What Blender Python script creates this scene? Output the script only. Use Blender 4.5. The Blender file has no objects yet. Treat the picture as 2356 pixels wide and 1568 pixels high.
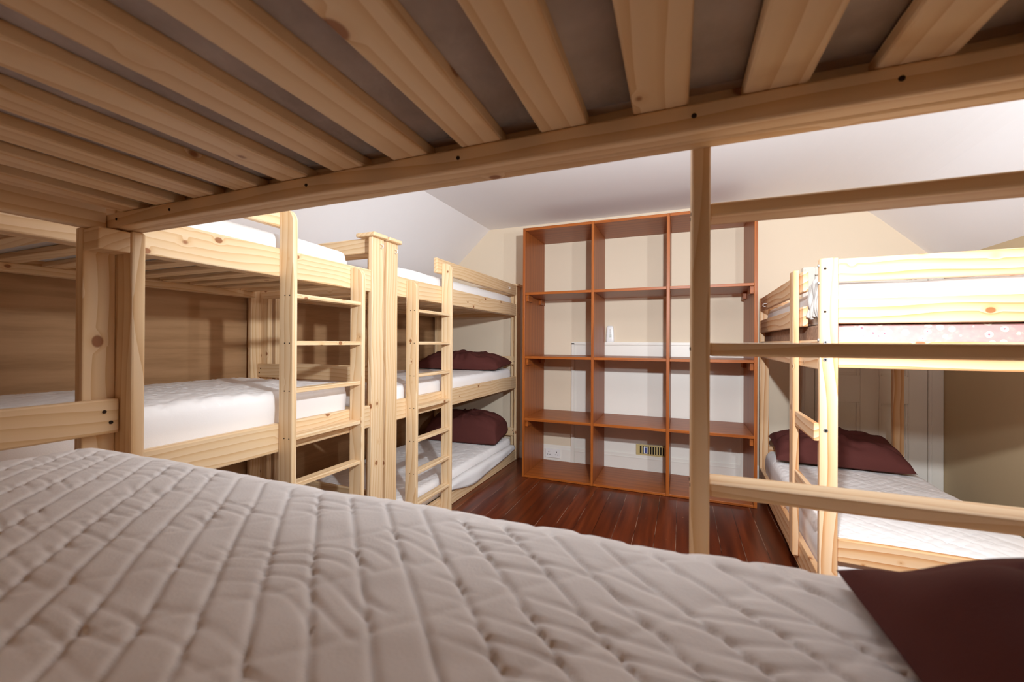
import bpy, bmesh, math, random
import numpy as np
from mathutils import Vector, Matrix
random.seed(7); rng = np.random.default_rng(7)
S = bpy.context.scene
COL = S.collection
R = math.radians

# ---------------------------------------------------------------- camera
cam = bpy.data.cameras.new('camera'); cam_ob = bpy.data.objects.new('camera', cam); COL.objects.link(cam_ob)
cam.sensor_fit = 'HORIZONTAL'; cam.sensor_width = 36.0
cam.lens = 953.56 / 2356 * 36.0
cam.clip_start = 0.01
_y, _p, _r = R(22.214), R(-0.1757), R(0.2975)
fw = Vector((-math.sin(_y)*math.cos(_p), math.cos(_y)*math.cos(_p), -math.sin(_p)))
ri = Vector((math.cos(_y), math.sin(_y), 0)); up = ri.cross(fw)
r2 = ri*math.cos(_r) + up*math.sin(_r); u2 = -ri*math.sin(_r) + up*math.cos(_r)
M = Matrix((r2, u2, -fw)).transposed().to_4x4(); M.translation = Vector((0, 0, 1.125))
cam_ob.matrix_world = M
cam.dof.use_dof = True; cam.dof.focus_distance = 2.6; cam.dof.aperture_fstop = 6.3
S.camera = cam_ob

# ---------------------------------------------------------------- world, exposure, lamps
w = bpy.data.worlds.new('world'); S.world = w; w.use_nodes = True
w.node_tree.nodes['Background'].inputs[0].default_value = (1, 1, 1, 1)
w.node_tree.nodes['Background'].inputs[1].default_value = 0.0
S.view_settings.view_transform = 'Standard'; S.view_settings.look = 'None'
S.view_settings.gamma = 1.0; S.view_settings.use_curve_mapping = False
S.view_settings.exposure = 0.31
S.cycles.max_bounces = 16; S.cycles.diffuse_bounces = 12

def lamp(name, loc, power, tilt, turn, size, spread, col=(0.90, 0.955, 1.0)):
    l = bpy.data.lights.new(name, 'AREA'); l.shape = 'DISK'; l.size = size
    l.energy = power; l.color = col; l.spread = R(spread)
    o = bpy.data.objects.new(name, l); COL.objects.link(o)
    o.location = loc; o.rotation_euler = (R(90 + tilt), 0, R(turn))
    return o
lamp('flash_lamp', (0.73, 0.66, 1.45), 12, 3, 12, 0.07, 175)
lamp('flash_lamp', (0.12, 0.62, 1.62), 52, 14, 8, 0.07, 180)

# ---------------------------------------------------------------- materials
def srgb(r, g, b):
    f = lambda c: (c/255/12.92) if c/255 <= 0.04045 else ((c/255 + 0.055)/1.055)**2.4
    return (f(r), f(g), f(b), 1)
class NT:
    def __init__(s, name, rough=0.6, spec=0.3):
        s.m = bpy.data.materials.new(name); s.m.use_nodes = True; s.t = s.m.node_tree
        s.b = s.t.nodes['Principled BSDF']; s.b.inputs['Roughness'].default_value = rough
        s.b.inputs['Specular IOR Level'].default_value = spec
    def n(s, typ, **kw):
        x = s.t.nodes.new(typ)
        for k, v in kw.items():
            if k in x.bl_rna.properties: setattr(x, k, v)
        return x
    def l(s, a, b): s.t.links.new(a, b)
    def math(s, op, a, b=None):
        x = s.n('ShaderNodeMath'); x.operation = op
        for i, v in enumerate((a, b)):
            if v is None: continue
            if isinstance(v, (int, float)): x.inputs[i].default_value = v
            else: s.l(v, x.inputs[i])
        return x.outputs[0]
    def vmath(s, op, a, b):
        x = s.n('ShaderNodeVectorMath'); x.operation = op
        for i, v in enumerate((a, b)):
            if isinstance(v, tuple): x.inputs[i].default_value = v
            else: s.l(v, x.inputs[i])
        return x.outputs[0]
    def ramp(s, fac, stops):
        x = s.n('ShaderNodeValToRGB'); e = x.color_ramp.elements
        while len(e) < len(stops): e.new(0.5)
        for el, (p, c) in zip(e, stops): el.position = p; el.color = c
        s.l(fac, x.inputs[0]); return x.outputs[0]
    def mix(s, fac, a, b, blend='MIX'):
        x = s.n('ShaderNodeMix'); x.data_type = 'RGBA'; x.blend_type = blend
        for i, v in ((0, fac), (6, a), (7, b)):
            if isinstance(v, (int, float)): x.inputs[i].default_value = v
            elif isinstance(v, tuple): x.inputs[i].default_value = v
            else: s.l(v, x.inputs[i])
        return x.outputs[2]
    def bump(s, h, strength, dist):
        x = s.n('ShaderNodeBump'); x.inputs['Strength'].default_value = strength; x.inputs['Distance'].default_value = dist
        s.l(h, x.inputs['Height']); s.l(x.outputs[0], s.b.inputs['Normal'])

def flat(name, col, rough=0.6, spec=0.3, noise=0.0, nscale=6.0, bump=0.0, bscale=200.0):
    k = NT(name, rough, spec)
    tc = k.n('ShaderNodeTexCoord')
    if noise:
        nz = k.n('ShaderNodeTexNoise'); nz.inputs['Scale'].default_value = nscale; nz.inputs['Detail'].default_value = 4
        k.l(tc.outputs['Object'], nz.inputs['Vector'])
        d = tuple(c*(1-noise) for c in col[:3]) + (1,)
        k.l(k.ramp(nz.outputs[0], [(0.3, d), (0.7, col)]), k.b.inputs['Base Color'])
    else: k.b.inputs['Base Color'].default_value = col
    if bump:
        nb = k.n('ShaderNodeTexNoise'); nb.inputs['Scale'].default_value = bscale; nb.inputs['Detail'].default_value = 3
        k.l(tc.outputs['Object'], nb.inputs['Vector']); k.bump(nb.outputs[0], 0.4, bump)
    return k.m

def wood(name, light, mid, dark, knot, ring=30, rough=0.45, knots=0.35, contrast=1.0, spec=0.3):
    """boards are meshes whose local X runs along the grain"""
    k = NT(name, rough, spec)
    tc = k.n('ShaderNodeTexCoord'); oi = k.n('ShaderNodeObjectInfo')
    off = k.vmath('MULTIPLY', oi.outputs['Random'], (31.0, 1.3, 1.9))
    p = k.vmath('ADD', tc.outputs['Object'], off)
    # knots
    ps = k.vmath('MULTIPLY', p, (0.75, 1, 1))
    vo = k.n('ShaderNodeTexVoronoi'); vo.inputs['Scale'].default_value = 13.0
    k.l(ps, vo.inputs['Vector'])
    rnd = k.n('ShaderNodeSeparateColor'); k.l(vo.outputs['Color'], rnd.inputs[0])
    on = k.math('LESS_THAN', rnd.outputs[0], knots)
    size = k.math('MULTIPLY_ADD', rnd.outputs[1], 0.11); 
    size.node.inputs[2].default_value = 0.05
    rel = k.math('DIVIDE', vo.outputs['Distance'], size)
    kn = k.n('ShaderNodeMapRange'); kn.interpolation_type = 'SMOOTHSTEP'
    k.l(rel, kn.inputs[0]); kn.inputs[1].default_value = 0.75; kn.inputs[2].default_value = 1.1
    kn.inputs[3].default_value = 1; kn.inputs[4].default_value = 0
    kmask = k.math('MULTIPLY', kn.outputs[0], on)
    hal = k.n('ShaderNodeMapRange'); hal.interpolation_type = 'SMOOTHSTEP'
    k.l(rel, hal.inputs[0]); hal.inputs[1].default_value = 0.5; hal.inputs[2].default_value = 2.3
    hal.inputs[3].default_value = 1; hal.inputs[4].default_value = 0
    halo = k.math('MULTIPLY', hal.outputs[0], on)
    # rings
    st = k.vmath('MULTIPLY', p, (0.35, 1, 1))
    nz = k.n('ShaderNodeTexNoise'); nz.inputs['Scale'].default_value = 3.0; nz.inputs['Detail'].default_value = 2
    k.l(st, nz.inputs['Vector'])
    nd = k.vmath('MULTIPLY', nz.outputs['Color'], (0.0, 0.10, 0.10))
    q = k.vmath('ADD', k.vmath('MULTIPLY', p, (0.12, 1, 1)), nd)
    hv = k.n('ShaderNodeCombineXYZ'); k.l(k.math('MULTIPLY', halo, 0.009), hv.inputs[1]); k.l(k.math('MULTIPLY', halo, 0.007), hv.inputs[2])
    q = k.vmath('ADD', q, hv.outputs[0])
    wv = k.n('ShaderNodeTexWave'); wv.wave_type = 'RINGS'; wv.rings_direction = 'X'; wv.wave_profile = 'SAW'
    wv.inputs['Scale'].default_value = ring; wv.inputs['Distortion'].default_value = 1.0; wv.inputs['Detail'].default_value = 1.0
    wv.inputs['Detail Scale'].default_value = 1.5
    k.l(q, wv.inputs['Vector'])
    fine = k.n('ShaderNodeTexNoise'); fine.inputs['Scale'].default_value = 60; fine.inputs['Detail'].default_value = 3
    k.l(k.vmath('MULTIPLY', p, (0.05, 1, 1)), fine.inputs['Vector'])
    g = k.math('ADD', k.math('MULTIPLY', wv.outputs['Fac'], 0.75), k.math('MULTIPLY', fine.outputs[0], 0.3))
    c = k.ramp(g, [(0.12, light), (0.62, mid), (0.95, dark)])
    c = k.mix(1 - contrast, c, mid) if contrast < 1 else c
    big = k.n('ShaderNodeTexNoise'); big.inputs['Scale'].default_value = 2.2; big.inputs['Detail'].default_value = 1
    k.l(k.vmath('MULTIPLY', p, (0.3, 1, 1)), big.inputs['Vector'])
    tint = k.ramp(big.outputs[0], [(0.3, (0.93, 0.90, 0.86, 1)), (0.7, (1, 1, 1, 1))])
    c = k.mix(1.0, c, tint, 'MULTIPLY')
    rv = k.ramp(oi.outputs['Random'], [(0.0, (0.95, 0.93, 0.90, 1)), (1.0, (1.0, 1.0, 1.0, 1))])
    c = k.mix(1.0, c, rv, 'MULTIPLY')
    c = k.mix(k.math('MULTIPLY', halo, 0.28), c, dark)
    c = k.mix(k.math('MULTIPLY', kmask, 0.85), c, knot)
    k.l(c, k.b.inputs['Base Color'])
    k.bump(g, 0.08, 0.001)
    return k.m

PINE = wood('pale_pine', srgb(240, 216, 182), srgb(233, 204, 163), srgb(212, 170, 120), srgb(140, 80, 44), ring=17, knots=0.42, contrast=0.8)
PINE_N = PINE
PINE_R = wood('honey_pine', srgb(243, 212, 177), srgb(234, 192, 147), srgb(204, 140, 84), srgb(150, 88, 44), ring=11, rough=0.4)
SHELFW = wood('brown_stained_board', srgb(172, 97, 38), srgb(158, 85, 32), srgb(134, 68, 24), srgb(110, 52, 24), ring=8, rough=0.38, knots=0.0, spec=0.3, contrast=0.7)
SHELFE = wood('shelf_edge_stain', srgb(150, 80, 40), srgb(128, 62, 30), srgb(86, 40, 20), srgb(80, 40, 20), ring=20, rough=0.5, knots=0.0)
WHITEF = flat('white_quilt_cotton', srgb(246, 244, 243), 0.9, 0.1, bump=0.0006, bscale=350)
SHEETW = flat('white_sheet_cotton', srgb(240, 240, 240), 0.9, 0.1, bump=0.0006, bscale=300)
TICK = flat('greige_ticking', srgb(226, 216, 210), 0.95, 0.05, noise=0.3, nscale=11, bump=0.004, bscale=22)
GREYF = flat('grey_cotton', srgb(190, 184, 178), 0.9, 0.1, bump=0.001, bscale=120)
BROWNB = flat('brown_fleece', srgb(176, 142, 120), 1.0, 0.05, noise=0.35, nscale=60, bump=0.004, bscale=90)
PILLOW = flat('maroon_cotton', srgb(92, 50, 46), 0.85, 0.15, bump=0.0006, bscale=400)
CREAM = flat('cream_wall_paint', srgb(229, 213, 190), 0.75, 0.2, noise=0.03, nscale=2, bump=0.0006, bscale=40)
CEIL = flat('white_ceiling_paint', srgb(240, 238, 239), 0.8, 0.2, noise=0.03, nscale=1.5, bump=0.001, bscale=14)
WHITEP = flat('white_gloss_paint', srgb(240, 236, 228), 0.35, 0.4, noise=0.03, nscale=3)
SHADED_WALL = flat('shaded_wall_paint', srgb(196, 176, 142), 0.75, 0.2, noise=0.03, nscale=2)  # right wall's shade put into the colour as a darker, browner tone
PLAST = flat('white_plastic', srgb(240, 240, 240), 0.3, 0.5)
DARKP = flat('dark_slot', srgb(30, 26, 22), 0.6, 0.2)
BRASS = flat('yellowed_vent_metal', srgb(206, 184, 128), 0.45, 0.4)
BLUEP = flat('blue_wrapper', srgb(60, 70, 140), 0.4, 0.4)
STEEL = flat('zinc_bolt', srgb(170, 172, 176), 0.3, 0.5); STEEL.node_tree.nodes['Principled BSDF'].inputs['Metallic'].default_value = 0.8
HOLE = flat('screw_shadow', srgb(46, 32, 22), 0.7, 0.2)
GREENP = flat('green_insert', srgb(120, 140, 90), 0.5, 0.3)

def plywood():
    k = NT('brown_plywood', 0.6, 0.25); tc = k.n('ShaderNodeTexCoord')
    p = k.vmath('MULTIPLY', tc.outputs['Object'], (1, 0.6, 7))
    nz = k.n('ShaderNodeTexNoise'); nz.inputs['Scale'].default_value = 3; nz.inputs['Detail'].default_value = 6; nz.inputs['Roughness'].default_value = 0.6
    k.l(p, nz.inputs['Vector'])
    c = k.ramp(nz.outputs[0], [(0.25, srgb(150, 114, 78)), (0.5, srgb(176, 138, 100)), (0.75, srgb(188, 150, 112))])
    k.l(c, k.b.inputs['Base Color']); return k.m
PLY = plywood()

def floor_mat():
    k = NT('dark_stained_boards', 0.28, 0.5); tc = k.n('ShaderNodeTexCoord')
    sep = k.n('ShaderNodeSeparateXYZ'); k.l(tc.outputs['Object'], sep.inputs[0])
    xs = k.math('DIVIDE', k.math('ADD', sep.outputs[0], 10.03), 0.115)
    idx = k.math('FLOOR', xs); fr = k.math('FRACT', xs)
    wn = k.n('ShaderNodeTexWhiteNoise'); wn.noise_dimensions = '1D'; k.l(idx, wn.inputs['W'])
    p = k.n('ShaderNodeCombineXYZ'); k.l(sep.outputs[0], p.inputs[0]); k.l(k.math('MULTIPLY', sep.outputs[1], 0.06), p.inputs[1]); k.l(k.math('MULTIPLY', idx, 3.7), p.inputs[2])
    nz = k.n('ShaderNodeTexNoise'); nz.inputs['Scale'].default_value = 26; nz.inputs['Detail'].default_value = 5; k.l(p.outputs[0], nz.inputs['Vector'])
    c = k.ramp(nz.outputs[0], [(0.25, srgb(66, 26, 12)), (0.55, srgb(98, 42, 18)), (0.8, srgb(124, 58, 26))])
    tint = k.ramp(wn.outputs[0], [(0, (0.75, 0.72, 0.70, 1)), (1, (1.1, 1.05, 1.0, 1))])
    c = k.mix(1, c, tint, 'MULTIPLY')
    # worn flecks
    fl = k.n('ShaderNodeTexNoise'); fl.inputs['Scale'].default_value = 45; fl.inputs['Detail'].default_value = 6; k.l(tc.outputs['Object'], fl.inputs['Vector'])
    fm = k.ramp(fl.outputs[0], [(0.70, (0, 0, 0, 1)), (0.76, (1, 1, 1, 1))])
    c = k.mix(k.math('MULTIPLY', fm, 0.6), c, srgb(190, 150, 110))
    d = k.math('MINIMUM', fr, k.math('SUBTRACT', 1.0, fr))
    gap = k.math('LESS_THAN', d, 0.012)
    gn = k.n('ShaderNodeTexNoise'); gn.inputs['Scale'].default_value = 5; gn.inputs['Detail'].default_value = 5; k.l(tc.outputs['Object'], gn.inputs['Vector'])
    gc = k.ramp(gn.outputs[0], [(0.45, srgb(28, 12, 6)), (0.6, srgb(150, 120, 100))])
    c = k.mix(gap, c, gc)
    k.l(c, k.b.inputs['Base Color'])
    h = k.math('SUBTRACT', k.math('MULTIPLY', nz.outputs[0], 0.2), gap)
    k.bump(h, 0.3, 0.002); return k.m
FLOORM = floor_mat()

def floral():
    k = NT('pink_floral_ticking', 0.85, 0.1); tc = k.n('ShaderNodeTexCoord')
    vo = k.n('ShaderNodeTexVoronoi'); vo.inputs['Scale'].default_value = 30; k.l(tc.outputs['Object'], vo.inputs['Vector'])
    nz = k.n('ShaderNodeTexNoise'); nz.inputs['Scale'].default_value = 50; nz.inputs['Detail'].default_value = 3; k.l(tc.outputs['Object'], nz.inputs['Vector'])
    base = k.ramp(nz.outputs[0], [(0.4, srgb(206, 158, 156)), (0.6, srgb(192, 164, 160)), (0.75, srgb(208, 180, 172))])
    d = k.math('ADD', vo.outputs['Distance'], k.math('MULTIPLY', nz.outputs[0], 0.25))
    rg = k.ramp(d, [(0.22, srgb(196, 112, 126)), (0.27, srgb(236, 228, 216)), (0.45, srgb(236, 228, 214)), (0.5, srgb(170, 160, 150))])
    mk = k.math('LESS_THAN', d, 0.5)
    sc = k.n('ShaderNodeSeparateColor'); k.l(vo.outputs['Color'], sc.inputs[0])
    mk = k.math('MULTIPLY', mk, k.math('GREATER_THAN', sc.outputs[0], 0.12))
    k.l(k.mix(mk, base, rg), k.b.inputs['Base Color']); return k.m
FLORAL = floral()

# ---------------------------------------------------------------- mesh helpers
def link(o, parent=None):
    COL.objects.link(o)
    if parent is not None: o.parent = parent
    return o
def empty(name, label, cat, loc=(0, 0, 0), rz=0.0, group=None):
    o = bpy.data.objects.new(name, None); COL.objects.link(o); o.empty_display_size = 0.1
    o.location = loc; o.rotation_euler = (0, 0, rz)
    tag(o, label, cat, group); return o
def tag(o, label, cat, group=None):
    o['label'] = label; o['category'] = cat
    if group: o['group'] = group
    return o
def obj(name, bm, mat, parent=None, smooth=False):
    me = bpy.data.meshes.new(name); bmesh.ops.recalc_face_normals(bm, faces=bm.faces[:]); bm.to_mesh(me); bm.free()
    me.materials.append(mat)
    if smooth:
        for f in me.polygons: f.use_smooth = True
    return link(bpy.data.objects.new(name, me), parent)
_cache = {}
def box_mesh(L, a, b, mat, bev):
    key = (round(L, 4), round(a, 4), round(b, 4), mat.name, bev)
    if key not in _cache:
        bm = bmesh.new(); bmesh.ops.create_cube(bm, size=1)
        bmesh.ops.scale(bm, vec=(L, a, b), verts=bm.verts[:])
        if bev: bmesh.ops.bevel(bm, geom=bm.edges[:], offset=bev, segments=2, profile=0.5, affect='EDGES')
        me = bpy.data.meshes.new('board'); bm.to_mesh(me); bm.free(); me.materials.append(mat)
        _cache[key] = me
    return _cache[key]
def board(name, parent, x, y, z, mat=None, bev=0.003, axis=None, label=None):
    """a board from (x0,x1),(y0,y1),(z0,z1) in the parent's frame, grain along its longest side"""
    d = (x[1]-x[0], y[1]-y[0], z[1]-z[0]); c = ((x[0]+x[1])/2, (y[0]+y[1])/2, (z[0]+z[1])/2)
    ax = axis if axis is not None else d.index(max(d))
    dims = [(d[0], d[1], d[2]), (d[1], d[0], d[2]), (d[2], d[1], d[0])][ax]
    bev = min(bev, min(d)*0.3)
    o = bpy.data.objects.new(name, box_mesh(*dims, mat or PINE, bev))
    o.location = c; o.rotation_euler = [(0, 0, 0), (0, 0, R(90)), (0, R(-90), 0)][ax]
    if label: o['label'] = label
    return link(o, parent)
def sub(name, par_board, parent, x, y, z, mat, **kw):
    """board given in the thing's frame but parented one level deeper, to par_board"""
    o = board(name, parent, x, y, z, mat, **kw)
    mb = Matrix.LocRotScale(par_board.location, par_board.rotation_euler, None)
    mo = Matrix.LocRotScale(o.location, o.rotation_euler, None)
    o.parent = par_board; o.matrix_local = mb.inverted() @ mo
    return o
def disc_dot(name, par_board, loc, normal, r, mat, depth=0.003):
    """screw / bolt head, loc+normal in the thing's frame, child of par_board"""
    bm = bmesh.new(); bmesh.ops.create_cone(bm, cap_ends=True, segments=14, radius1=r, radius2=r*0.8, depth=depth)
    o = obj(name, bm, mat)
    q = Vector(normal).to_track_quat('Z', 'Y')
    mb = Matrix.LocRotScale(par_board.location, par_board.rotation_euler, None)
    o.parent = par_board
    o.matrix_local = mb.inverted() @ Matrix.LocRotScale(Vector(loc), q, None)
    return o
def prism(name, parent, pts, axis, lo, hi, mat, bev=0.003):
    """polygon extruded along axis; pts are the two other coords in order; grain along local X"""
    bm = bmesh.new()
    vs = [bm.verts.new(v) for v in pts]; f = bm.faces.new(vs)
    e = bmesh.ops.extrude_face_region(bm, geom=[f])
    bmesh.ops.translate(bm, verts=[v for v in e['geom'] if isinstance(v, bmesh.types.BMVert)], vec=axis)
    if bev: bmesh.ops.bevel(bm, geom=bm.edges[:], offset=bev, segments=1, affect='EDGES')
    return obj(name, bm, mat, parent)
def hook(parent, loc, normal, par_board=None):
    """small white cup hook"""
    bm = bmesh.new(); path = []
    for t in np.linspace(0, 1, 4): path.append((0, 0, 0.012*t))
    for a in np.linspace(-90, 150, 14):
        path.append((0, 0.009*math.sin(R(a)) + 0.009 - 0.009*0, 0.012 + 0.009*math.cos(R(a)) - 0.0))
    path = [(0, 0, 0), (0, 0, 0.01)] + [(0, -0.009 + 0.009*math.cos(R(a)), 0.012 + 0.009 + 0.009*math.sin(R(a)) - 0.009) for a in range(0, -1, -1)] + \
           [(0, -0.010 + 0.010*math.cos(R(a)), 0.012 + 0.010*math.sin(R(a))) for a in range(0, 231, 15)]
    tube_into(bm, path, 0.0022, 6)
    o = obj('cup_hook', bm, PLAST, parent, True); o['label'] = 'small white cup hook'
    o.location = loc
    z = Vector(normal); y = Vector((0, 0, 1)); x = y.cross(z)
    o.rotation_euler = Matrix((x, y, z)).transposed().to_euler()
    return o
def tube_into(bm, path, r, n=8):
    path = [Vector(p) for p in path]; rings = []
    for i, p in enumerate(path):
        t = (path[min(i+1, len(path)-1)] - path[max(i-1, 0)]).normalized()
        a = t.orthogonal().normalized() if i == 0 else (rings_a - t*rings_a.dot(t)).normalized()
        rings_a = a; b = t.cross(a)
        rings.append([bm.verts.new(p + a*r*math.cos(2*math.pi*k/n) + b*r*math.sin(2*math.pi*k/n)) for k in range(n)])
    for i in range(len(rings)-1):
        for k in range(n): bm.faces.new((rings[i][k], rings[i][(k+1) % n], rings[i+1][(k+1) % n], rings[i+1][k]))
    bm.faces.new(rings[0][::-1]); bm.faces.new(rings[-1])

def vnoise(x, y, seed=0):
    """smooth value noise on arrays"""
    x = np.asarray(x, float) + seed*17.31; y = np.asarray(y, float) + seed*9.17
    xi = np.floor(x).astype(np.int64); yi = np.floor(y).astype(np.int64); fx = x-xi; fy = y-yi
    fx = fx*fx*(3-2*fx); fy = fy*fy*(3-2*fy)
    def h(a, b):
        n = (a*374761393 + b*668265263 + seed*1274126177) & 0xffffffff
        n = ((n ^ (n >> 13))*1274126177) & 0xffffffff
        return ((n ^ (n >> 16)) & 0xffff)/65535.0
    return (h(xi, yi)*(1-fx) + h(xi+1, yi)*fx)*(1-fy) + (h(xi, yi+1)*(1-fx) + h(xi+1, yi+1)*fx)*fy
def mesh_grid(name, P, mat, parent=None, closed_bottom=True):
    """P: (n,m,3) array -> smooth quad mesh; boundary closed by one face"""
    n, m, _ = P.shape; vid = np.arange(n*m).reshape(n, m)
    q = np.stack([vid[:-1, :-1], vid[1:, :-1], vid[1:, 1:], vid[:-1, 1:]], -1).reshape(-1, 4)
    faces = [tuple(int(i) for i in f) for f in q]
    if closed_bottom:
        loop = list(vid[0, :]) + list(vid[1:, -1]) + list(vid[-1, -2::-1]) + list(vid[-2:0:-1, 0])
        faces.append(tuple(int(i) for i in loop))
    me = bpy.data.meshes.new(name); me.from_pydata([tuple(map(float, p)) for p in P.reshape(-1, 3)], [], faces); me.update()
    me.polygons.foreach_set('use_smooth', [True]*len(me.polygons)); me.materials.append(mat)
    return link(bpy.data.objects.new(name, me), parent)
def axis_profile(half, r, side, step):
    """positions along one axis: up the side wall, round the edge, over the top; -> (pos, drop)"""
    top = np.linspace(-(half-r), half-r, max(4, int(2*(half-r)/step)))
    arc = np.linspace(0, math.pi/2, 8)[1:]
    rp = half - r + r*np.sin(arc); rd = r*(1-np.cos(arc))
    sd = np.linspace(r, side, max(2, int((side-r)/max(step, 0.02))+1))[1:]
    pos = np.concatenate([rp, np.full(len(sd), half)]); dr = np.concatenate([rd, sd])
    return np.concatenate([-pos[::-1], top, pos]), np.concatenate([dr[::-1], np.zeros(len(top)), dr])
def mattress(name, label, loc, rz, L, W, T, mat=None, quilt=0.004, r=0.05, step=0.012, s1=0.055, s2=0.112, sag=0.0, wr=1.0, seed=1,
             group=None, cat='mattress', lump=0.006, s2amp=0.5, edge_droop=None, flipx=1):
    """quilted mattress centred on loc (loc z = its underside); local X along its length"""
    px, dx = axis_profile(L/2, r, T, step); py, dy = axis_profile(W/2, r, T, step)
    X, Y = np.meshgrid(px, py, indexing='ij'); DX, DY = np.meshgrid(dx, dy, indexing='ij')
    D = np.maximum(DX, DY); both = (DX > 0) & (DY > 0)
    D = np.where(both & (D < r), np.minimum(T, r*(1-np.sqrt(np.clip(1 - (1-(1-DX/r)**2*0 - np.clip(1-DX/r, 0, 1)**2) - (1-np.clip(1-DY/r, 0, 1)**2), 0, 1)))), D)
    # round the plan corners
    rc = 0.07; ax = np.abs(X)-(L/2-rc); ay = np.abs(Y)-(W/2-rc); cm = (ax > 0) & (ay > 0)
    qx = np.where(cm, ax/rc, 0); qy = np.where(cm, ay/rc, 0)
    nx = qx*np.sqrt(1-qy*qy/2); ny = qy*np.sqrt(1-qx*qx/2)
    X = np.where(cm, np.sign(X)*(L/2-rc+nx*rc), X); Y = np.where(cm, np.sign(Y)*(W/2-rc+ny*rc), Y)
    a = X*flipx + Y; b = X*flipx - Y
    wob = 0.006*(vnoise(X*9, Y*9, seed)-0.5)
    p1 = np.abs(np.sin(np.pi*(a+wob)/s1)); p2 = np.abs(np.sin(np.pi*(b+wob)/s2))
    puff = (1-(1-p1)**5.5)*(1-s2amp + s2amp*np.minimum(1, p2*3.0)**0.7)
    # puckers: short ripples crossing the channels at a slant, deepest beside the stitching
    ca, sa_ = math.cos(R(-2)), math.sin(R(-2)); g1 = X*ca + Y*sa_; g2 = Y*ca - X*sa_
    ph = g2/0.021 + 1.1*(vnoise(g1*9, g2*14, seed+3)-0.5)*2 + np.floor((a+wob)/s1)*0.37
    amp = np.clip(vnoise(g1*21, g2*36, seed+4)*1.9-0.55, 0, 1)
    rip = np.clip(np.sin(2*math.pi*ph), -1, 1); rip = -np.clip(rip, 0, 1)**2.5
    soft = vnoise(X*20+Y*8, Y*38-X*12, seed+9)-0.5
    near = 1 - p1
    hgt = quilt*puff + wr*quilt*(0.45*soft + 0.85*rip*amp*(0.35+0.65*near))
    hgt = hgt + lump*(vnoise(X*4, Y*4, seed+5)-0.5) + 0.5*lump*(vnoise(X*11, Y*11, seed+6)-0.5)
    fade = np.clip(1 - D/(T*0.55), 0, 1)
    Z = T - D + hgt*fade - sag*(1-(2*X/L)**2)*(1-(2*Y/W)**2)*fade
    side = 1-fade
    bulge = 0.004*np.sin(np.clip(D/T, 0, 1)*math.pi*2)*side + 0.006*(vnoise(X*7+Y*7, D*14, seed+8)-0.5)*side
    Y = Y + np.sign(Y)*np.where(DY > r, bulge, 0); X = X + np.sign(X)*np.where(DX > r, bulge, 0)
    o = mesh_grid(name, np.stack([X, Y, np.maximum(Z, 0)], -1), mat or WHITEF)
    o.location = loc; o.rotation_euler = (0, 0, rz)
    return tag(o, label, cat, group)
def pillow(label, loc, rot, L, W, H, seed=1, group='maroon pillows', exp=0.45, ear=0.05, step=0.012, fold=0.0, wr=1.0, flat_b=0.35):
    """stuffed pillow, local X long, local Z up, underside at local z=0"""
    n = int(L/step); m = int(W/step)
    u = np.linspace(-1, 1, n); v = np.linspace(-1, 1, m); U, V = np.meshgrid(u, v, indexing='ij')
    pinch = 1 - ear*(1-np.abs(U)**2.2)*1.0; pinch2 = 1 - ear*(1-np.abs(V)**2.2)
    X = U*L/2*np.where(np.abs(U) > 0, 1-ear*(1-V**2)*np.abs(U)**3*0.8, 1); Y = V*W/2*(1-ear*(1-U**2)*np.abs(V)**3)
    body = np.clip((1-np.abs(U)**2.6)*(1-np.abs(V)**2.2), 0, 1)**exp
    rr = np.hypot(U, V)
    ang = np.arctan2(V*W, U*L)
    wrk = (vnoise(U*5+V*2, V*4, seed)-0.5)*0.30 + (vnoise(ang*6, rr*2.2, seed+2)-0.5)*0.34*np.clip(rr, 0, 1) + (vnoise(X*40, Y*13, seed+5)-0.5)*0.08
    wrk *= wr
    top = H*(1-flat_b*0.5)*body*(1 + wrk) ; bot = -H*flat_b*0.5*body**0.7*2*0.5
    base = H*flat_b*0.5
    if fold: top = top + fold*(np.abs(2*vnoise(U*1.1+V*3.2+5, U*2.2-V*0.8+5, seed+20)-1)**0.7 - 0.35)*body**1.3 + 0.4*fold*(np.abs(2*vnoise(ang*3.2, rr*0.9, seed+22)-1)-0.4)*np.clip(rr*1.3, 0, 1)*body**0.5
    P1 = np.stack([X, Y, base + top], -1); P2 = np.stack([X, Y, base + bot], -1)
    N = n*m; vid = np.arange(N).reshape(n, m)
    q = np.stack([vid[:-1, :-1], vid[1:, :-1], vid[1:, 1:], vid[:-1, 1:]], -1).reshape(-1, 4)
    faces = [tuple(map(int, f)) for f in q] + [tuple(int(i)+N for i in f[::-1]) for f in q]
    loop = list(vid[0, :]) + list(vid[1:, -1]) + list(vid[-1, -2::-1]) + list(vid[-2:0:-1, 0])
    for i in range(len(loop)):
        a, b = int(loop[i]), int(loop[(i+1) % len(loop)]); faces.append((b, a, a+N, b+N))
    pts = np.concatenate([P1.reshape(-1, 3), P2.reshape(-1, 3)])
    me = bpy.data.meshes.new('pillow'); me.from_pydata([tuple(map(float, p)) for p in pts], [], faces); me.update()
    me.polygons.foreach_set('use_smooth', [True]*len(me.polygons)); me.materials.append(PILLOW)
    o = link(bpy.data.objects.new('pillow', me)); o.location = loc; o.rotation_euler = rot
    return tag(o, label, 'pillow', group)

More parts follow.
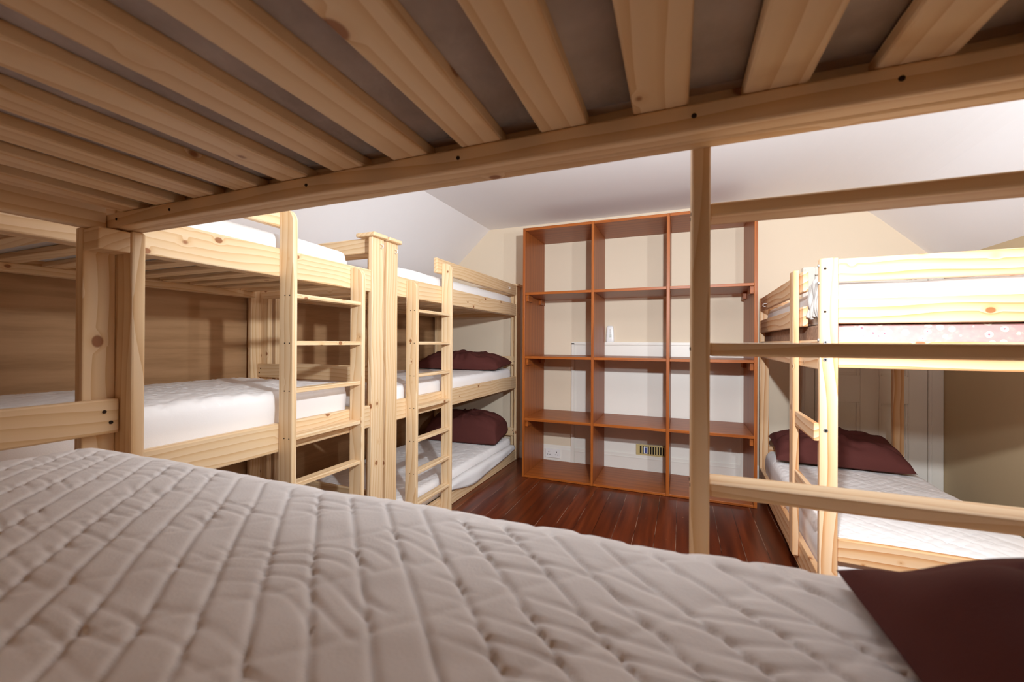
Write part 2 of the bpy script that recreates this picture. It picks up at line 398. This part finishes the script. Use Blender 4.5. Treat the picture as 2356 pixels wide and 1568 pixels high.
# ---------------------------------------------------------------- the room
XL, XR, YB, YF, ZC, ZK = -2.416, 1.67, 3.80, -0.46, 2.262, 1.70
def struct(name, bm, mat, parent=None, smooth=False):
    o = obj(name, bm, mat, parent, smooth); o['kind'] = 'structure'; return o
def bmbox(x, y, z, bev=0):
    bm = bmesh.new(); bmesh.ops.create_cube(bm, size=1)
    bmesh.ops.scale(bm, vec=(x[1]-x[0], y[1]-y[0], z[1]-z[0]), verts=bm.verts[:])
    bmesh.ops.translate(bm, vec=((x[0]+x[1])/2, (y[0]+y[1])/2, (z[0]+z[1])/2), verts=bm.verts[:])
    if bev: bmesh.ops.bevel(bm, geom=bm.edges[:], offset=bev, segments=2, affect='EDGES')
    return bm
def sbox(name, x, y, z, mat, parent=None, bev=0): return struct(name, bmbox(x, y, z, bev), mat, parent)
T = 0.1
sbox('floor', (XL-T, XR+T), (YF-T, YB+T), (-T, 0), FLOORM)
sbox('wall_left', (XL-T, XL), (YF-T, YB+T), (0, ZK), PLY)
sbox('wall_right', (XR, XR+T), (YF-T, YB+T), (0, ZK), SHADED_WALL)
SLX, SRX = -1.80, 1.11          # where the slopes meet the flat ceiling
def gable(name, y0, y1, mat):
    pts = [(XL-T, 0), (XR+T, 0), (XR+T, ZK-0.02), (SRX, ZC+0.02), (SLX, ZC+0.02), (XL-T, ZK-0.02)]
    bm = bmesh.new(); f = bm.faces.new([bm.verts.new((a, y0, b)) for a, b in pts])
    e = bmesh.ops.extrude_face_region(bm, geom=[f])
    bmesh.ops.translate(bm, verts=[v for v in e['geom'] if isinstance(v, bmesh.types.BMVert)], vec=(0, y1-y0, 0))
    return struct(name, bm, mat)
gable('wall_back', YB, YB+T, CREAM)
gable('wall_front', YF-T, YF, CREAM)
bm = bmesh.new()
prof = [(XL, ZK), (SLX, ZC), *[((1-t)**2*(SRX-0.45)+2*t*(1-t)*SRX+t*t*(SRX+0.22), (1-t)**2*ZC+2*t*(1-t)*ZC+t*t*(ZC-(ZC-ZK)/(XR-SRX)*0.22)) for t in np.linspace(0, 1, 14)], (XR, ZK), (XR+T, ZK), (XR+T, ZC+0.2), (XL-T, ZC+0.2), (XL-T, ZK)]
f = bm.faces.new([bm.verts.new((a, YF-T, b)) for a, b in prof])
e = bmesh.ops.extrude_face_region(bm, geom=[f])
bmesh.ops.translate(bm, verts=[v for v in e['geom'] if isinstance(v, bmesh.types.BMVert)], vec=(0, YB-YF+2*T, 0))
struct('ceiling', bm, CEIL)
# skirting left and right of the boarded-up fireplace
def skirting(name, x0, x1, z=0.155):
    pts = [(YB, 0), (YB-0.018, 0), (YB-0.018, z-0.035), (YB-0.014, z-0.028), (YB-0.012, z-0.012), (YB-0.006, z), (YB, z)]
    bm = bmesh.new(); f = bm.faces.new([bm.verts.new((x0, a, b)) for a, b in pts])
    e = bmesh.ops.extrude_face_region(bm, geom=[f])
    bmesh.ops.translate(bm, verts=[v for v in e['geom'] if isinstance(v, bmesh.types.BMVert)], vec=(x1-x0, 0, 0))
    return struct(name, bm, WHITEP)
skirting('baseboard_back', XL, -0.945); skirting('baseboard_corner', 0.475, 0.85)
# white panel boarding up the fireplace: board, raised frame bead, skirting across it
fp = sbox('trim_1', (-0.942, 0.469), (YB-0.02, YB), (0, 1.124), WHITEP)
for nm, x, z in (('panel_bead', (-0.942, -0.912), (0, 1.124)), ('panel_bead', (0.44, 0.469), (0, 1.124)), ('panel_bead', (-0.942, 0.469), (1.105, 1.130))):
    sbox(nm, x, (YB-0.034, YB-0.0195), z, WHITEP, fp, 0.004)
sk = bmbox((-0.911, 0.439), (YB-0.032, YB-0.0195), (0, 0.155), 0.004); struct('panel_skirting', sk, WHITEP, fp)
sbox('panel_moulding', (-0.911, 0.439), (YB-0.036, YB-0.0315), (0.118, 0.128), WHITEP, fp, 0.002)
# panelled door in the back wall, right corner
door = sbox('door_1', (0.935, 1.585), (YB-0.03, YB), (0.0, 1.64), WHITEP)
def door_part(nm, x, z, d0, d1, bev=0.004): return sbox(nm, x, (YB-d1, YB-d0), z, WHITEP, door, bev)
for x in ((0.855, 0.93), (1.588, 1.668)):
    door_part('door_casing', x, (0, 1.705), 0.0, 0.05); 
    door_part('casing_bead', (x[0]+0.012, x[0]+0.024), (0, 1.69), 0.05, 0.058, 0.003)
door_part('door_casing', (0.93, 1.588), (1.645, 1.705), 0.0, 0.05)
for x in ((0.935, 1.04), (1.205, 1.315), (1.48, 1.585)): door_part('door_stile', x, (0.0, 1.64), 0.03, 0.045)
for z in ((0.0, 0.19), (0.70, 0.90), (1.53, 1.64)):
    for x in ((1.04, 1.205), (1.315, 1.48)): door_part('door_rail', x, z, 0.03, 0.045)
for x in ((1.04, 1.205), (1.315, 1.48)):
    for z in ((0.19, 0.70), (0.90, 1.53)):
        for xx, zz in (((x[0], x[0]+0.016), z), ((x[1]-0.016, x[1]), z), ((x[0]+0.016, x[1]-0.016), (z[0], z[0]+0.016)), ((x[0]+0.016, x[1]-0.016), (z[1]-0.016, z[1]))):
            door_part('panel_moulding', xx, zz, 0.03, 0.041, 0.004)
lt = sbox('door_latch', (0.945, 0.975), (YB-0.052, YB-0.044), (1.50, 1.506), DARKP, door)
sbox('door_latch', (0.945, 0.950), (YB-0.052, YB-0.044), (1.46, 1.50), DARKP, door)

# ---------------------------------------------------------------- triple bunks
POST_W, POST_T = 0.092, 0.028
def stile(parent, u0, u1, v_back, v_front, z0, z1, name='stile', mat=None):
    """ladder side, board on edge with its front top corner rounded"""
    mat = mat or PINE
    r = 0.05; n = 7; L = z1 - z0
    pts = [(0, v_back), (L, v_back)] + [(L-r+r*math.cos(a), v_front + (r - r*math.sin(a))*1) for a in np.linspace(0, math.pi/2, n)] + [(0, v_front)]
    bm = bmesh.new()
    f = bm.faces.new([bm.verts.new((p[0], p[1], 0)) for p in pts])
    e = bmesh.ops.extrude_face_region(bm, geom=[f])
    bmesh.ops.translate(bm, verts=[v for v in e['geom'] if isinstance(v, bmesh.types.BMVert)], vec=(0, 0, u1-u0))
    bmesh.ops.bevel(bm, geom=bm.edges[:], offset=0.002, segments=1, affect='EDGES')
    o = obj(name, bm, mat, parent)
    o.matrix_local = Matrix(((0, 0, 1, u0), (0, 1, 0, 0), (1, 0, 0, z0), (0, 0, 0, 1)))
    return o
RUNGS = [0.19, 0.372, 0.557, 0.745, 0.930, 1.117, 1.303]
def triple_bunk(root, L, W, levels, lad, high_first, guard, post_top=1.662, caps=True, ends=(True, True), slats=14, slat_w=0.065,
                slat_first=None, slat_pitch=None, rail_v=(0.006, 0.036), mat=None, top_over_posts=False, low=True, hooks=()):
    """local frame: u (x) along the length, v (y) from the front face inwards, z up"""
    mat = mat or PINE
    B = lambda n, u, v, z, **k: board(n, root, u, v, z, mat, **k)
    posts = []
    for end in (0, 1):
        u0 = 0 if end == 0 else L-POST_W; su = (0, 0.030) if end == 0 else (L-0.030, L)
        for front in (1, 0):
            v = (0, POST_T) if front else (W-POST_T, W)
            sv = (POST_T, 0.088) if front else (W-0.088, W-POST_T)
            p = B('post', (u0, u0+POST_W), v, (0, post_top), bev=0.005)
            sub('post_brace', p, root, su, (sv[0]+0.0005, sv[1]), (0, post_top), mat)
            if caps and front:
                sub('post_cap', p, root, (u0-0.004 if end == 0 else u0-0.012, u0+POST_W+(0.012 if end == 0 else 0.004)), (-0.022, 0.10), (post_top+0.0005, post_top+0.022), mat, bev=0.007, axis=0)
            posts.append(p)
    for li, z0 in enumerate(levels):
        if li == 0:   # low bed: the boards stand on the floor
            if low:
                B('side_rail', (POST_W+0.001, L-POST_W-0.001), rail_v, (0.002, 0.088)); B('side_rail', (POST_W+0.001, L-POST_W-0.001), (W-0.05, W-0.02), (0.002, 0.088))
                for k in range(8):
                    u = 0.15 + k*(L-0.3-slat_w)/7; B('slat', (u, u+slat_w), (rail_v[1]+0.001, W-0.051), (0.045, 0.063))
        else:
            ru = (POST_W+0.001, L-POST_W-0.001) if not (top_over_posts and li == len(levels)-1) else (0.0, L)
            rv = rail_v if not top_over_posts else (0.0, 0.028)
            zz = (z0, z0+0.112)
            if top_over_posts and li < len(levels)-1: rv = (0.006, 0.036)
            rl = B('side_rail', ru, rv, zz, bev=0.005)
            B('side_rail', (POST_W+0.001, L-POST_W-0.001), (W-0.036, W-0.008), zz, bev=0.005)
            lu = (0.031, L-0.031)
            lv = (0.0885, 0.0885) 
            l1 = B('ledger', (POST_W+0.001, L-POST_W-0.001) if not top_over_posts else (0.031, L-0.031), (rv[1]+0.0005, rv[1]+0.029), (z0, z0+0.033))
            B('ledger', (POST_W+0.001, L-POST_W-0.001), (W-0.066, W-0.0365), (z0, z0+0.033))
            if top_over_posts and li == len(levels)-1:
                for sx in slat_holes: disc_dot('screw_hole', l1, (sx, rv[1]+0.0295, z0+0.018), (0, 1, 0), 0.0032, HOLE, 0.002)
            # end boards carrying the frame
            for uu in ((0.0305, 0.058), (L-0.058, L-0.0305)):
                B('end_rail', uu, (rv[1]+0.030, W-0.067), (z0-0.004, z0+0.0525), bev=0.004)
            n = slats; f = slat_first if slat_first is not None else 0.10; pt = slat_pitch or (L-0.2-slat_w)/(n-1)
            for k in range(n):
                u = f + k*pt
                if u+slat_w > L-0.06: break
                B('slat', (u, u+slat_w), (rv[1]+0.004, W-0.040), (z0+0.0335, z0+0.0535), bev=0.004)
        # head boards between the posts at both ends
        hz = z0 + 0.222 if li else 0.215
        if li == len(levels)-1: hz = z0+0.21
        for uu, on in (((0.0305, 0.0505), ends[0]), ((L-0.0505, L-0.0305), ends[1])):
            if on and hz + 0.08 < post_top + 0.09:
                hb = B('head_rail', uu, (0.03+POST_T+0.0005 if False else 0.0295, W-0.0295), (hz, hz+0.08), bev=0.004)
                for vv in (0.045, W-0.045):
                    for q, dz in ((0, 0.026), (0.012, 0.052)):
                        s = 1 if uu[0] < L/2 else -1
                        disc_dot('screw', hb, (uu[1]+0.0005 if s > 0 else uu[0]-0.0005, vv+q*(1 if vv < W/2 else -1), hz+dz), (s, 0, 0), 0.0045, HOLE)
    zt = levels[-1]
    # guard rail from the high ladder side to the far post
    if guard: B('guard_rail', guard, rail_v, (zt+0.195, zt+0.295), bev=0.008)
    # ladder
    la = bpy.data.objects.new('ladder', None); link(la, root)
    ua, ub = lad; hi = zt + 0.262; lo = zt + 0.098
    sa = stile(la, ua, ua+0.022, rail_v[0]-0.0005, -0.068, 0.002, hi if high_first else lo, mat=mat)
    sb = stile(la, ub-0.022, ub, rail_v[0]-0.0005, -0.068, 0.002, lo if high_first else hi, mat=mat)
    for z in RUNGS: board('rung', la, (ua+0.0225, ub-0.0225), (-0.062, -0.012), (z-0.009, z+0.009), mat, bev=0.003)
    for st, uu, nn in ((sa, ua-0.0002, -1), (sb, ub-0.0218, -1), (sa, ua+0.0222, 1), (sb, ub+0.0002, 1)):
        pass
    for z in RUNGS:
        for uu, nn in ((ua-0.0003, -1), (ub+0.0003, 1)):
            for vv in (-0.052, -0.026):
                bm = bmesh.new(); bmesh.ops.create_cone(bm, cap_ends=True, segments=10, radius1=0.0028, radius2=0.0024, depth=0.001)
                d = obj('screw', bm, HOLE, la); d.matrix_local = Matrix.LocRotScale(Vector((uu, vv, z)), Vector((nn, 0, 0)).to_track_quat('Z', 'Y'), None)
    for hk in hooks: hook(root, *hk)
    return posts
LEV = [0.0, 0.6875, 1.379]
slat_holes = []
AY0, BY0, FX = -0.222, 1.800, -1.460
WBED = 0.925
A = empty('triple_bunk_bed', 'pale pine triple bunk on the left, half hidden behind the nearest bunk\'s post', 'bunk bed', (FX, AY0, 0), R(90), 'pale pine triple bunks')
triple_bunk(A, 2.0, WBED, LEV, (1.385, 1.785), True, (POST_W+0.001, 1.42), hooks=[((1.965, -0.0005, 1.632), (0, -1, 0))])
B_ = empty('triple_bunk_bed', 'pale pine triple bunk in the far left corner beside the brown shelving', 'bunk bed', (FX, BY0, 0), R(90), 'pale pine triple bunks')
triple_bunk(B_, 1.99, WBED, LEV, (0.175, 0.578), False, (0.50, 1.99-POST_W-0.001), hooks=[((0.06, -0.0005, 1.628), (0, -1, 0)), ((1.68, rail_v0, 1.628) if False else (1.68, 0.0055, 1.628), (0, -1, 0))])

# nearest bunk, seen from its middle bed
aN = R(0.719)
def N2W(x, y): return (x*math.cos(aN)-y*math.sin(aN), x*math.sin(aN)+y*math.cos(aN))
NL = 2.0; NXE = -1.262 + NL
NROOT = N2W(NXE, 0.597)
slat_holes = [NXE - x for x in (-1.17, -0.98, -0.60, -0.30, 0.02, 0.215 , 0.45)]
Nb = empty('triple_bunk_bed', 'nearest pine bunk whose slatted underside and ladder frame the view', 'bunk bed', (NROOT[0], NROOT[1], 0), R(180)+aN, 'pale pine triple bunks')
# local u = NXE - x ; slat left edges in x at -0.0509 + 0.1228 k
x_last = -0.0509 + 0.1228*5
triple_bunk(Nb, NL, 0.93, LEV, (NXE-0.425, NXE-0.020), True, None, post_top=1.3785, caps=False, ends=(False, True), top_over_posts=True,
            slats=16, slat_first=NXE-(x_last+0.065), slat_pitch=0.1228)
board('corner_block', Nb, (NL-0.090, NL-0.0305), (0.0290, 0.0875), (1.326, 1.3745), PINE, axis=0)
board('end_board', Nb, (NL-0.030, NL-0.0005), (0.0285, 0.90), (1.380, 1.49), PINE)  # added outer board, blocks the light that showed past the rail end

# ---------------------------------------------------------------- mattresses on the triple bunks
def on_left(y0, y1, v0, v1):  # centre + size of a mattress lying along Y
    return ((FX-(v0+v1)/2, (y0+y1)/2), y1-y0, v1-v0)
(c, l, wd) = on_left(-0.13, 1.60, 0.045, 0.865)
Z1 = 0.6875+0.054; Z2 = 1.379+0.054
mattress('mattress', 'white quilted mattress on the middle bed behind the first ladder on the left', (c[0], c[1], Z1), R(90), l, wd, 0.172, seed=2, quilt=0.009, wr=1.2, step=0.009, s2amp=0.35, group='white bunk mattresses', r=0.04)
mattress('mattress', 'plump white mattress on the top bed of the left bunk nearer the camera', (c[0], c[1], Z2), R(90), l, wd, 0.135, seed=3, quilt=0.002, lump=0.014, mat=SHEETW, group='white bunk mattresses', r=0.05)
mattress('mattress', 'white quilted mattress low down behind the feet of the first left ladder', (c[0], c[1], 0.0635), R(90), l, wd, 0.12, seed=4, quilt=0.006, step=0.010, group='white bunk mattresses', r=0.04)
(c, l, wd) = on_left(1.90, 3.70, 0.045, 0.865)
mattress('mattress', 'white mattress with a slim maroon pillow on the far left middle bed', (c[0], c[1], Z1), R(90), l, wd, 0.125, seed=5, quilt=0.005, step=0.010, group='white bunk mattresses', r=0.035)
mattress('mattress', 'white mattress on the far left top bed behind the short guard rail', (c[0], c[1], Z2), R(90), l, wd, 0.13, seed=6, quilt=0.002, lump=0.012, mat=SHEETW, group='white bunk mattresses', r=0.045)
lowb = mattress('mattress', 'white quilted mattress at floor level with a thick maroon pillow in the far left corner', (FX-0.44, c[1], 0.0895), R(90), l, 0.80, 0.115, seed=7, quilt=0.006, wr=1.4, step=0.009, s1=0.05, group='white bunk mattresses', r=0.035)
# sheet hem drooping over the low board
nu = 60; hem = np.zeros((nu, 8, 3))
for i, t in enumerate(np.linspace(0, 1, nu)):
    d = 0.012 + 0.075*math.sin(math.pi*min(1, t*1.05))**0.8*(0.75+0.25*math.sin(t*7))
    for j, s in enumerate(np.linspace(0, 1, 8)):
        hem[i, j] = (-0.34 + 1.17*t, -(0.402 + 0.050*min(1, s*2.5)**0.6 + 0.003*math.sin(t*17+s*3)), 0.065 - (d+0.025)*max(0, s-0.25)/0.75)
ho = mesh_grid('sheet_hem', hem, SHEETW, lowb, False); ho['label'] = 'white sheet hem drooping over the bed board'
sm = ho.modifiers.new('thick', 'SOLIDIFY'); sm.thickness = 0.003
# nearest mattress
mx, my = N2W(-0.235, 0.105)
mattress('mattress', 'large quilted off-white mattress filling the foreground', (mx, my, Z1), aN, 1.77, 0.79, 0.172, seed=9, quilt=0.0040, step=0.0026, r=0.06, wr=1.15, lump=0.008, s2amp=0.35, group='white bunk mattresses')
mx, my = N2W(-0.26, 0.142)
mattress('mattress', 'grey-looking mattress underside seen between the slats overhead', (mx, my, Z2), aN, 1.85, 0.845, 0.14, seed=10, quilt=0.003, mat=TICK, r=0.04, group='white bunk mattresses')

# ---------------------------------------------------------------- pillows
pillow('maroon pillow cut off by the photo edge on the foreground mattress', (0.385, 0.090, 0.923), (0, 0, R(90)), 0.70, 0.52, 0.100, seed=11, step=0.006, ear=0.03, flat_b=0.12, wr=1.2, fold=0.045)
pillow('slim maroon pillow on the far left middle bed', (-1.90, 3.44, 0.885), (R(5), 0, R(3)), 0.84, 0.40, 0.15, seed=12, exp=0.4)
pillow('thick folded maroon pillow on the far left floor-level bed', (-1.86, 3.46, 0.225), (R(8), 0, R(4)), 0.70, 0.34, 0.26, seed=13, exp=0.22, ear=0.02, wr=0.35, step=0.007)
pillow('maroon pillow at the far end of the lower bed of the orange pine bunk', (0.94, 3.36, 0.375), (R(10), 0, R(-3)), 0.70, 0.42, 0.17, seed=14)

# ---------------------------------------------------------------- shelving unit
SX0, SX1, SY, ST = -1.232, 0.4827, 3.25, 2.08
sh = empty('shelving_unit', 'tall open brown shelving unit of twelve compartments against the back wall', 'shelving', ((SX0+SX1)/2, (SY+YB)/2, 0))
sx = (SX0+SX1)/2; sy = (SY+YB)/2
def sb_(n, x, y, z, mat=SHELFW, **k): return board(n, sh, (x[0]-sx, x[1]-sx), (y[0]-sy, y[1]-sy), z, mat, bev=0.0015, **k)
DB = 0.545
def up(n, x0, x1, y1=SY+DB): return sb_(n, (x0, x1), (SY, y1), (0.001, ST), axis=2)
BK = YB-0.042
up('side_panel', SX0, SX0+0.021, YB-0.022); up('side_panel', SX1-0.021, SX1, YB-0.022)
D1, D2 = (-0.6563, -0.636), (-0.1018, -0.079)
up('divider', *D1, BK); up('divider', *D2, BK)
cells = [(SX0+0.0215, D1[0]-0.0005), (D1[1]+0.0005, D2[0]-0.0005), (D2[1]+0.0005, SX1-0.0215)]
sides = (cells[0][0], cells[2][1])
for n, z0, z1 in (('bottom_board', 0.002, 0.020), ('shelf', 0.472, 0.4936), ('shelf', 0.990, 1.0106), ('shelf', 1.521, 1.5418), ('top_board', ST-0.022, ST)):
    for cx in cells: sb_(n, cx, (SY+0.001, BK), (z0, z1), axis=0)
for z in (0.472, 0.990, 1.521):
    for xx in ((sides[0], sides[0]+0.022), (sides[1]-0.022, sides[1])):
        for yy in ((SY+0.02, SY+0.13), (BK-0.14, BK-0.03)): sb_('shelf_cleat', xx, yy, (z-0.052, z-0.0005))

# things on the wall behind the shelves
so = empty('double_socket', 'white double power socket on the skirting behind the lower left shelf', 'socket', (-1.12, YB-0.0185, 0.08))
o = board('face_plate', so, (-0.072, 0.072), (-0.010, 0), (-0.042, 0.042), PLAST, bev=0.003)
for s in (-0.038, 0.038):
    for dx, dz, wx, wz in ((0, 0.012, 0.003, 0.006), (-0.011, -0.012, 0.004, 0.0025), (0.011, -0.012, 0.004, 0.0025)):
        sub('pin_slot', o, so, (s+dx-wx, s+dx+wx), (-0.0106, -0.0099), (dz-wz, dz+wz), DARKP, bev=0)
    r_ = sub('rocker_switch', o, so, (s*0.45-0.006, s*0.45+0.006), (-0.0125, -0.0099), (0.012, 0.026), PLAST, bev=0.001)
vt = empty('air_vent', 'yellowed slotted air vent in the white panel behind the lower middle shelf', 'vent', (-0.232, YB-0.0205, 0.197))
vz = (-0.046, 0.046)
board('vent_back', vt, (-0.12, 0.12), (-0.004, 0), (-0.038, 0.038), DARKP, bev=0)
fr = board('vent_frame', vt, (-0.13, 0.13), (-0.014, -0.0045), (0.034, 0.046), BRASS, bev=0.001)
for x, z in (((-0.13, 0.13), (-0.046, -0.034)), ((-0.13, -0.098), (-0.0335, 0.0335)), ((0.098, 0.13), (-0.0335, 0.0335))):
    sub('vent_frame', fr, vt, x, (-0.014, -0.0045), z, BRASS, bev=0.001)
for k in range(9):
    x = -0.085 + k*0.0205
    board('vent_bar', vt, (x, x+0.010), (-0.0125, -0.0045), (-0.0335, 0.0335), BRASS, bev=0.001)
board('wrapper', vt, (-0.066, -0.034), (-0.0165, -0.0135), (-0.03, 0.03), PLAST, bev=0.001, label='crumpled white and blue wrapper stuck in the slots')
w_ = board('wrapper', vt, (-0.056, -0.042), (-0.018, -0.0170), (-0.024, 0.022), BLUEP, bev=0.0005, label='blue patch of the wrapper')
# air freshener standing on top of the panel
af = empty('air_freshener', 'small white plastic air freshener standing on the panel ledge behind the shelves', 'air freshener', (-0.592, YB-0.017, 1.1302))
bm = bmesh.new(); sec = [(0.033, 0.015, 0), (0.036, 0.016, 0.006), (0.036, 0.016, 0.03), (0.033, 0.0155, 0.09), (0.029, 0.014, 0.135), (0.025, 0.011, 0.144), (0.015, 0.006, 0.147)]
rings = []
for a, b, z in sec:
    rings.append([bm.verts.new((a*math.copysign(abs(math.cos(t))**0.6, math.cos(t)), b*math.copysign(abs(math.sin(t))**0.6, math.sin(t)), z)) for t in np.linspace(0, 2*math.pi, 28, endpoint=False)])
for i in range(len(rings)-1):
    for k in range(28): bm.faces.new((rings[i][k], rings[i][(k+1) % 28], rings[i+1][(k+1) % 28], rings[i+1][k]))
bm.faces.new(rings[0]); bm.faces.new(rings[-1])
obj('casing', bm, PLAST, af, True)
for k in range(9):
    z = 0.045 + k*0.0085; xw = 0.010 if k > 2 else 0.014
    board('grille_slot', af, (-0.004-xw*0.3+0.004, xw), (-0.0172, -0.0155), (z, z+0.003), GREENP if k < 3 else DARKP if False else GREYF, bev=0)
bm = bmesh.new(); bmesh.ops.create_uvsphere(bm, u_segments=12, v_segments=8, radius=0.004); bmesh.ops.translate(bm, vec=(0.006, -0.0165, 0.022), verts=bm.verts[:]); obj('button', bm, PLAST, af, True)

# ---------------------------------------------------------------- right bunk (short, orange pine)
RB = empty('bunk_bed', 'orange pine two-tier bunk by the right wall with a blown-out front', 'bunk bed', (0.513, 2.0, 0), R(-1.25))
def rb(n, x, y, z, **k): return board(n, RB, x, y, z, PINE_R, bev=k.pop('bev', 0.005), **k)
RW, RL = 0.84, 1.62
p1 = rb('post', (0, 0.061), (0, 0.032), (0, 1.467)); p2 = rb('post', (RW-0.061, RW), (0, 0.032), (0, 1.467))
p3 = rb('post', (0, 0.061), (RL-0.032, RL), (0, 1.467)); p4 = rb('post', (RW-0.061, RW), (RL-0.032, RL), (0, 1.467))
for yy in ((0.004, 0.028), (RL-0.028, RL-0.004)):
    for z in ((1.370, 1.462), (1.206, 1.302), (1.030, 1.135), (0.265, 0.357)):
        rb('end_board', (0.0615, RW-0.0615), yy, z)
for z in ((1.020, 1.140), (0.06, 0.195)):
    for xx in ((-0.0005+0.002, 0.026), (RW-0.026, RW-0.002)): rb('side_rail', xx, (0.0325, RL-0.0325), z)
for z in ((1.365, 1.462), (1.205, 1.298)):
    rb('guard_rail', (0.002, 0.024), (0.285, RL-0.0325), z); rb('guard_rail', (RW-0.024, RW-0.002), (0.0325, RL-0.0325), z)
for k in range(11):
    y = 0.06 + k*0.142
    rb('slat', (0.0265, RW-0.0265), (y, y+0.06), (1.040, 1.058)); rb('slat', (0.0265, RW-0.0265), (y, y+0.06), (0.10, 0.118))
la = bpy.data.objects.new('ladder', None); link(la, RB)
board('stile', la, (-0.026, 0.0015-0.0005), (0.345, 0.420), (0.115, 1.475), PINE_R, bev=0.005)
for z in (0.735, 0.455): board('rung', la, (-0.018, 0.001), (0.005, 0.3445), (z, z+0.072), PINE_R, bev=0.004)
for z in (1.44, 1.268):
    disc_dot('bolt_cap', p1, (0.017, -0.001, z-0.015), (0, -1, 0), 0.005, HOLE)
for x, z in ((0.018, 1.132), (0.018, 1.062), (0.02, 0.78)):
    disc_dot('bolt', p1, (x, -0.001, z), (0, -1, 0), 0.009, STEEL, 0.004); disc_dot('bolt_socket', p1, (x, -0.0035, z), (0, -1, 0), 0.004, DARKP, 0.002)
for z in (1.44, 1.37, 1.14): disc_dot('bolt', p1, (-0.001, 0.016, z), (-1, 0, 0), 0.007, STEEL, 0.006)
hook(RB, (0.0015, 1.30, 1.40), (-1, 0, 0))
def at_rb(x, y): 
    a = R(-1.25); return (0.513 + x*math.cos(a) - y*math.sin(a), 2.0 + x*math.sin(a) + y*math.cos(a))
c = at_rb(RW/2, RL/2)
mattress('mattress', 'bright white quilted mattress on the lower bed of the orange pine bunk', (c[0], c[1], 0.1185), R(88.75), RL-0.07, RW-0.06, 0.215, seed=21, quilt=0.006, step=0.009, s2amp=0.7, wr=1.2, r=0.05, group='white bunk mattresses', lump=0.012)
mattress('mattress', 'pink floral mattress under the white one on the orange pine bunk', (c[0], c[1], 1.0585), R(88.75), RL-0.075, RW-0.080, 0.145, seed=22, quilt=0.0, wr=0, mat=FLORAL, r=0.02, step=0.03, lump=0.0)
# brown fleece laid over the floral mattress and hanging down its left side
g = np.zeros((90, 44, 3)); H2 = (RW-0.080)/2; L2 = RL/2-0.045
for i, t in enumerate(np.linspace(-L2, L2, 90)):
    for j, q in enumerate(np.linspace(0, 1, 44)):
        wv_ = 0.004*math.sin(t*23+j*0.3) + 0.003*math.sin(t*51)
        if q < 0.55: p_ = (-H2 + 0.56*(1-q/0.55), t, 1.2050 + 0.0006*math.sin(t*30+q*20))
        else:
            a_ = (q-0.55)/0.45; p_ = (-H2-0.005-0.4*abs(wv_)*a_, t, 1.2050 - 0.115*a_ - 0.012*a_*math.sin(t*9))
        g[i, j] = p_
fl = mesh_grid('blanket', g, BROWNB, None, False); md = fl.modifiers.new('thick', 'SOLIDIFY'); md.thickness = 0.004; md.offset = 1.0
fl.location = (c[0], c[1], 0); fl.rotation_euler = (0, 0, R(-1.25))
tag(fl, 'brown fleece blanket hanging below the white top mattress on the orange pine bunk', 'blanket')
# crumpled grey sheet over the near left corner of the top mattress
g = np.zeros((90, 70, 3))
for i, t in enumerate(np.linspace(0, 1, 90)):
    for j, q in enumerate(np.linspace(0, 1, 70)):
        y_ = -L2 + 0.03 + 0.19*t; fold = 0.014*math.sin(t*26+q*7) + 0.010*math.sin(t*13-q*11) + 0.02*(float(vnoise(t*7, q*6, 31))-0.5)
        if q < 0.6: x_, z_ = -H2 + 0.34*(1-q/0.6), 1.392 + 0.022*math.sin(math.pi*min(1, q/0.6)) + abs(fold)
        else:
            a_ = (q-0.6)/0.4; x_, z_ = -H2 - 0.012 - 0.6*abs(fold)*min(1, 0.3+a_), 1.392 - 0.155*a_ + 0.3*fold
        g[i, j] = (x_, y_, z_)
gs = mesh_grid('sheet', g, GREYF, None, False); md = gs.modifiers.new('thick', 'SOLIDIFY'); md.thickness = 0.004; md.offset = 1.0
gs.location = (c[0], c[1], 0); gs.rotation_euler = (0, 0, R(-1.25))
tag(gs, 'crumpled grey sheet spilling over the ladder side of the top mattress on the orange bunk', 'sheet')
mattress('mattress', 'white sheeted mattress on top of the orange pine bunk', (c[0], c[1], 1.2105), R(88.75), RL-0.075, RW-0.080, 0.165, seed=23, quilt=0.001, mat=SHEETW, r=0.05, lump=0.015, step=0.02, group='white bunk mattresses')
